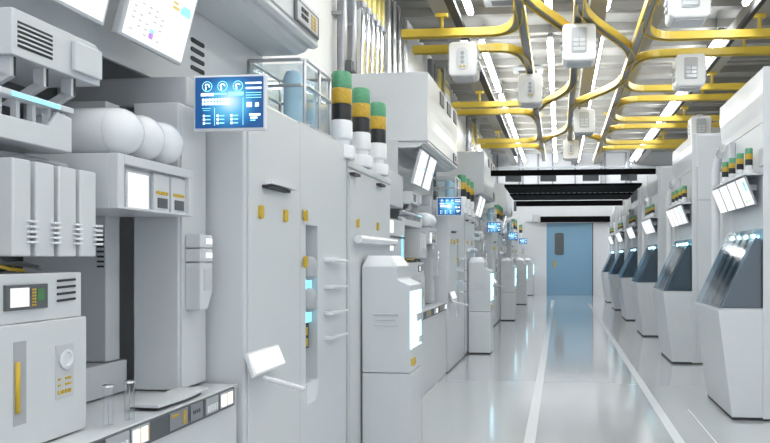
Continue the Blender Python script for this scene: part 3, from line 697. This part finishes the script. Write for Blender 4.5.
cp = t.part('control_panel', MB().box(-1.598, -1.585, 4.08, 4.49, 3.045, 3.185), darkgrey)
kb = MB().m(white2).box(-1.585, -1.582, 4.11, 4.46, 3.058, 3.172).m(slot)
for i in range(2):
    kb.box(-1.582, -1.578, 4.17, 4.22, 3.085+0.04*i, 3.11+0.04*i); kb.box(-1.582, -1.578, 4.23, 4.28, 3.085+0.04*i, 3.11+0.04*i)
kb.m(gold)
for i in range(4):
    for j in range(2): kb.box(-1.582, -1.579, 4.34+0.05*j, 4.375+0.05*j, 3.07+0.024*i, 3.086+0.024*i)
t.part('keypad', kb, under=cp)
for a, b_ in ((2.9, 3.2), (3.5, 3.8), (4.1, 4.35)):
    t.part('window', MB().box(-1.60, -1.586, a, b_, 3.66, 3.83), darkgrey, label='dark window')
left(t, 'large white overhead unit with curved face above the {b}', (0, 1, 2, 3))
# --- two tilted white monitors under the overhead unit
for i, (a, b_) in enumerate(((2.13, 2.61), (2.70, 3.185))):
    t = Thing('monitor', '', 'monitor', (-1.75, (a+b_)/2, 2.74), 'tilted white monitors')
    (x0, z0), (x1, z1) = (-1.80, 2.52), (-1.685, 2.945)
    n = Vector((z1-z0, 0, -(x1-x0))).normalized()
    t.part('case', MB().slab([(x0, a, z0), (x0, b_, z0), (x1, b_, z1), (x1, a, z1)], 0.035), white2, bev=0.006)
    def Q(u, w, d_=0.0):
        return (x0+(x1-x0)*w+n.x*d_, a+(b_-a)*u, z0+(z1-z0)*w+n.z*d_)
    sc = t.part('screen', MB().slab([Q(0.035, 0.03, 0.003), Q(0.965, 0.03, 0.003), Q(0.965, 0.97, 0.003), Q(0.035, 0.97, 0.003)], 0.0025), scrw)
    e = MB()
    def mark(u0, u1, w0, w1, m_): e.m(m_).slab([Q(u0, w0, 0.005), Q(u1, w0, 0.005), Q(u1, w1, 0.005), Q(u0, w1, 0.005)], 0.0015)
    mark(0.38, 0.44, 0.10, 0.15, gpu); mark(0.38, 0.44, 0.155, 0.19, gcy); mark(0.62, 0.73, 0.50, 0.53, gye); mark(0.62, 0.69, 0.55, 0.575, gye); mark(0.62, 0.65, 0.61, 0.63, gye)
    mark(0.75, 0.92, 0.49, 0.55, gcy); mark(0.78, 0.9, 0.55, 0.58, gcy); mark(0.78, 0.86, 0.72, 0.8, gcy)
    for c_ in range(5):
        for r_ in range(6):
            if (c_*7+r_*3+i) % 4: mark(0.10+0.10*c_, 0.10+0.10*c_+0.04, 0.10+0.055*r_, 0.108+0.055*r_, ggr)
    t.part('screen_graphics', e, under=sc)
    t.part('mount', MB().box(-1.80, -1.72, (a+b_)/2-0.05, (a+b_)/2+0.05, 2.90, 2.953), white2)
    left(t, 'white screen hanging tilted under the overhead unit, %s of pair, {b}' % ('nearer', 'farther')[i], (0, 1, 2) if i == 0 else (0, 1, 2, 3))

# ================================================================== RIGHT ROW (built for the first machine)
YR = 7.12
t = Thing('process_machine', '', 'machine', (2.35, YR+0.95, 0), 'tall machines with glass hoods')
hood = [(2.75, 3.49), (2.0, 3.49), (1.997, 3.34), (2.0, 3.24), (2.012, 3.14), (2.025, 3.06), (2.03, 2.975), (2.75, 2.975)]
t.part('hood', MB().prism(hood, 'Y', YR, YR+1.92), bright)
t.part('body', MB().box(2.03, 2.75, YR, YR+1.92, 0.02, 2.97), white, bev=0.006)
t.part('corner_trim', MB().box(1.985, 2.05, YR-0.012, YR-0.001, 0.02, 3.485), white, bev=0.004)
for z0, z1 in ((2.49, 3.45), (1.12, 2.465), (0.08, 1.09)):
    t.part('side_panel', MB().box(2.075, 2.72, YR-0.014, YR-0.001, z0, z1), white, bev=0.004)
t.part('service_box', MB().box(1.96, 2.029, YR+1.25, YR+1.85, 2.68, 2.95), white2, bev=0.01)
t.part('ledge', MB().box(1.84, 2.029, YR+0.15, YR+1.55, 2.44, 2.46), white, bev=0.004)
t.part('junction_box', MB().box(1.985, 2.029, YR+0.0, YR+0.16, 2.52, 2.70), white2, bev=0.006)
t.part('back_plate', MB().box(2.020, 2.029, YR+0.05, YR+1.35, 1.12, 2.42), white2)
right(t, 'tall white machine with glossy curved hood, the {b}')
t = Thing('kiosk_base', '', 'kiosk', (1.80, YR+0.6, 0), 'white kiosk bases')
t.part('body', MB().prism([(1.69, 0.03), (2.010, 0.03), (2.010, 1.088), (1.555, 1.088)], 'Y', YR, YR+1.20), white, bev=0.008)
t.part('plinth', MB().box(1.70, 2.0, YR+0.01, YR+1.19, 0, 0.03), slot)  # dark colour carries the shadow of the toe gap
right(t, 'flared white kiosk base holding dark glass hood, {b}')
t = Thing('glass_hood', '', 'glass hood', (1.75, YR+0.6, 1.09), 'sloping dark glass hoods')
sec = [(1.575, 1.092), (2.005, 1.092), (2.005, 1.89), (1.80, 1.885)]
t.part('glass_cover', MB().prism([(1.568, 1.108), (2.003, 1.108), (2.003, 1.897), (1.925, 1.890)], 'Y', YR+0.015, YR+1.185), glassd, label='smoky blue glass cover')
t.part('sill', MB().box(1.565, 2.008, YR+0.01, YR+1.19, 1.0885, 1.106), white2, bev=0.003)
for q in range(4):
    a = YR+0.06+0.285*q
    f_ = t.part('fin', MB().prism([(1.615, 1.115), (1.98, 1.115), (1.98, 1.80), (1.925, 1.80)], 'Y', a, a+0.17), fin)
    t.part('lamp', MB().lathe([(0, -0.035), (0.015, -0.028), (0.020, 0.0), (0.015, 0.028), (0, 0.035)], (1.935, a+0.085, 1.824), 'Y', 12), lampm, under=f_, label='small aqua lamp')
    t.part('guide', MB().box(1.94, 1.98, a+0.205, a+0.215, 1.115, 1.86), white2)
right(t, 'sloping smoky glass hood over dark lanes with aqua lamps, {b}')
t = Thing('exhaust_duct', '', 'duct', (1.93, YR+1.80, 1.1), 'white elbow ducts')
x, yd = 1.94, YR+1.80
t.part('pipe', MB().tube([(x-0.02, yd, 0.03), (x-0.02, yd, 2.55), (x-0.02, yd-0.01, 2.68), (x-0.01, yd-0.06, 2.78), (x+0.01, yd-0.14, 2.86), (x+0.015, yd-0.22, 2.90)], 0.052, 16), bright)
t.part('elbow', MB().tube([(x+0.01, yd-0.14, 2.86), (x+0.015, yd-0.26, 2.93)], 0.06, 16), chrome, label='shiny steel elbow')
t.part('clamp', MB().lathe([(0.06, 0), (0.06, 0.05)], (x-0.02, yd, 2.45), 'Z', 16), white2)
right(t, 'white elbow duct pipe climbing the far edge of {b}')
for i, yy in enumerate((YR+0.28, YR+0.63, YR+0.98, YR+1.31)):
    x = 1.925; z = 2.461
    t = Thing('signal_tower', '', 'signal light', (x, yy, z), 'signal towers on glass-hood machines')
    t.part('base', MB().lathe([(0.05, 0), (0.055, 0.012), (0.055, 0.045), (0.038, 0.052), (0.04, 0.09)], (x, yy, z), 'Z', 18), bright)
    t.part('black_segment', MB().lathe([(0.0378, 0.09), (0.0378, 0.152)], (x, yy, z), 'Z', 18), bodyblk)
    t.part('amber_segment', MB().lathe([(0.0387, 0.153), (0.0387, 0.207)], (x, yy, z), 'Z', 18), amber)
    t.part('green_segment', MB().lathe([(0.0387, 0.208), (0.0387, 0.258), (0.0315, 0.268), (0, 0.27)], (x, yy, z), 'Z', 18), green)
    right(t, 'small green, amber and black signal tower, %s of four, {b}' % ('nearest', 'second', 'third', 'farthest')[i])
for i in range(4):
    a = YR+0.15+0.385*i; b_ = a+0.358
    t = Thing('status_screen', '', 'screen', (1.9, (a+b_)/2, 2.29), 'tilted white status screens')
    x0, z0, x1, z1 = 1.955, 2.145, 1.845, 2.425
    n = Vector((z0-z1, 0, x1-x0)).normalized()
    def Q(u, w, d_=0.0): return (x0+(x1-x0)*w+n.x*d_, b_+(a-b_)*u, z0+(z1-z0)*w+n.z*d_)
    t.part('case', MB().slab([Q(0, 0), Q(1, 0), Q(1, 1), Q(0, 1)], 0.02), grey, bev=0.003)
    sc = t.part('screen', MB().slab([Q(0.03, 0.02, 0.003), Q(0.97, 0.02, 0.003), Q(0.97, 0.98, 0.003), Q(0.03, 0.98, 0.003)], 0.0025), scrw)
    e = MB()
    def mark(u0, u1, w0, w1, m_): e.m(m_).slab([Q(u0, w0, 0.005), Q(u1, w0, 0.005), Q(u1, w1, 0.005), Q(u0, w1, 0.005)], 0.0015)
    if i == 0: mark(0.62, 0.82, 0.52, 0.86, gcy); mark(0.55, 0.75, 0.14, 0.2, gcy); mark(0.25, 0.4, 0.12, 0.2, gye)
    for r_ in range(4): mark(0.45, 0.55, 0.2+0.17*r_, 0.22+0.17*r_, ggr)
    t.part('screen_graphics', e, under=sc)
    t.part('mount', MB().box(1.93, 2.011, (a+b_)/2-0.03, (a+b_)/2+0.03, 2.30, 2.36), white2)
    right(t, 'white tilted status screen, %s of four above glass hood, {b}' % ('nearest', 'second', 'third', 'farthest')[i])

# ------------------------------------------------------------------ repeat both rows down the hall
def spread(items, pitch, names):
    for root, tmpl, bays in items:
        for k_ in bays:
            if k_ == 0: root['label'] = tmpl.format(b=names[0]); continue
            c_ = copy_tree(root); c_.location.y += pitch*k_ - (0.32 if k_ == 4 and root.name.startswith('floor_unit') else 0); c_['label'] = tmpl.format(b=names[k_])
spread(LEFT, PL, LB)
spread(RIGHT, PR, RB)
for o_ in list(bpy.data.objects):
    if o_.get('label', '') == f'green, amber and black signal tower, nearest of three on cabinet, {LB[0]}':
        c_ = copy_tree(o_); c_.location.y = 30.05; c_.location.z = 2.421; c_.location.x = -1.68
        c_['label'] = f'single green, amber and black signal tower on cabinet, {LB[4]}'
EXTRA.o.location.y += PL; EXTRA.o['label'] = f'white process column with steel rods and lit window in the {LB[1]}'
for k_ in (2,):
    c_ = copy_tree(EXTRA.o); c_.location.y += PL*(k_-1); c_['label'] = f'white process column with steel rods and lit window in the {LB[k_]}'

# ------------------------------------------------------------------ light, camera
w = bpy.data.worlds.new('World'); bpy.context.scene.world = w; w.use_nodes = True
w.node_tree.nodes['Background'].inputs[0].default_value = (0.93, 0.97, 1.0, 1); w.node_tree.nodes['Background'].inputs[1].default_value = 1.25
cam = bpy.data.cameras.new('camera'); co = bpy.data.objects.new('camera', cam); C.objects.link(co)
co.location = (0, 0, 1.6); co.rotation_euler = (PI/2, 0, math.atan(70/700))
cam.sensor_width = 36; cam.sensor_fit = 'HORIZONTAL'; cam.lens = 36*700/770
cam.shift_x = -105/770; cam.shift_y = 37/770; cam.clip_start = 0.05
S = bpy.context.scene; S.camera = co
vs_ = S.view_settings; vs_.view_transform = 'Standard'; vs_.look = 'None'; vs_.gamma = 1.0; vs_.use_curve_mapping = False; vs_.exposure = 0.0
S.cycles.max_bounces = 10; S.cycles.diffuse_bounces = 6; S.cycles.transparent_max_bounces = 16
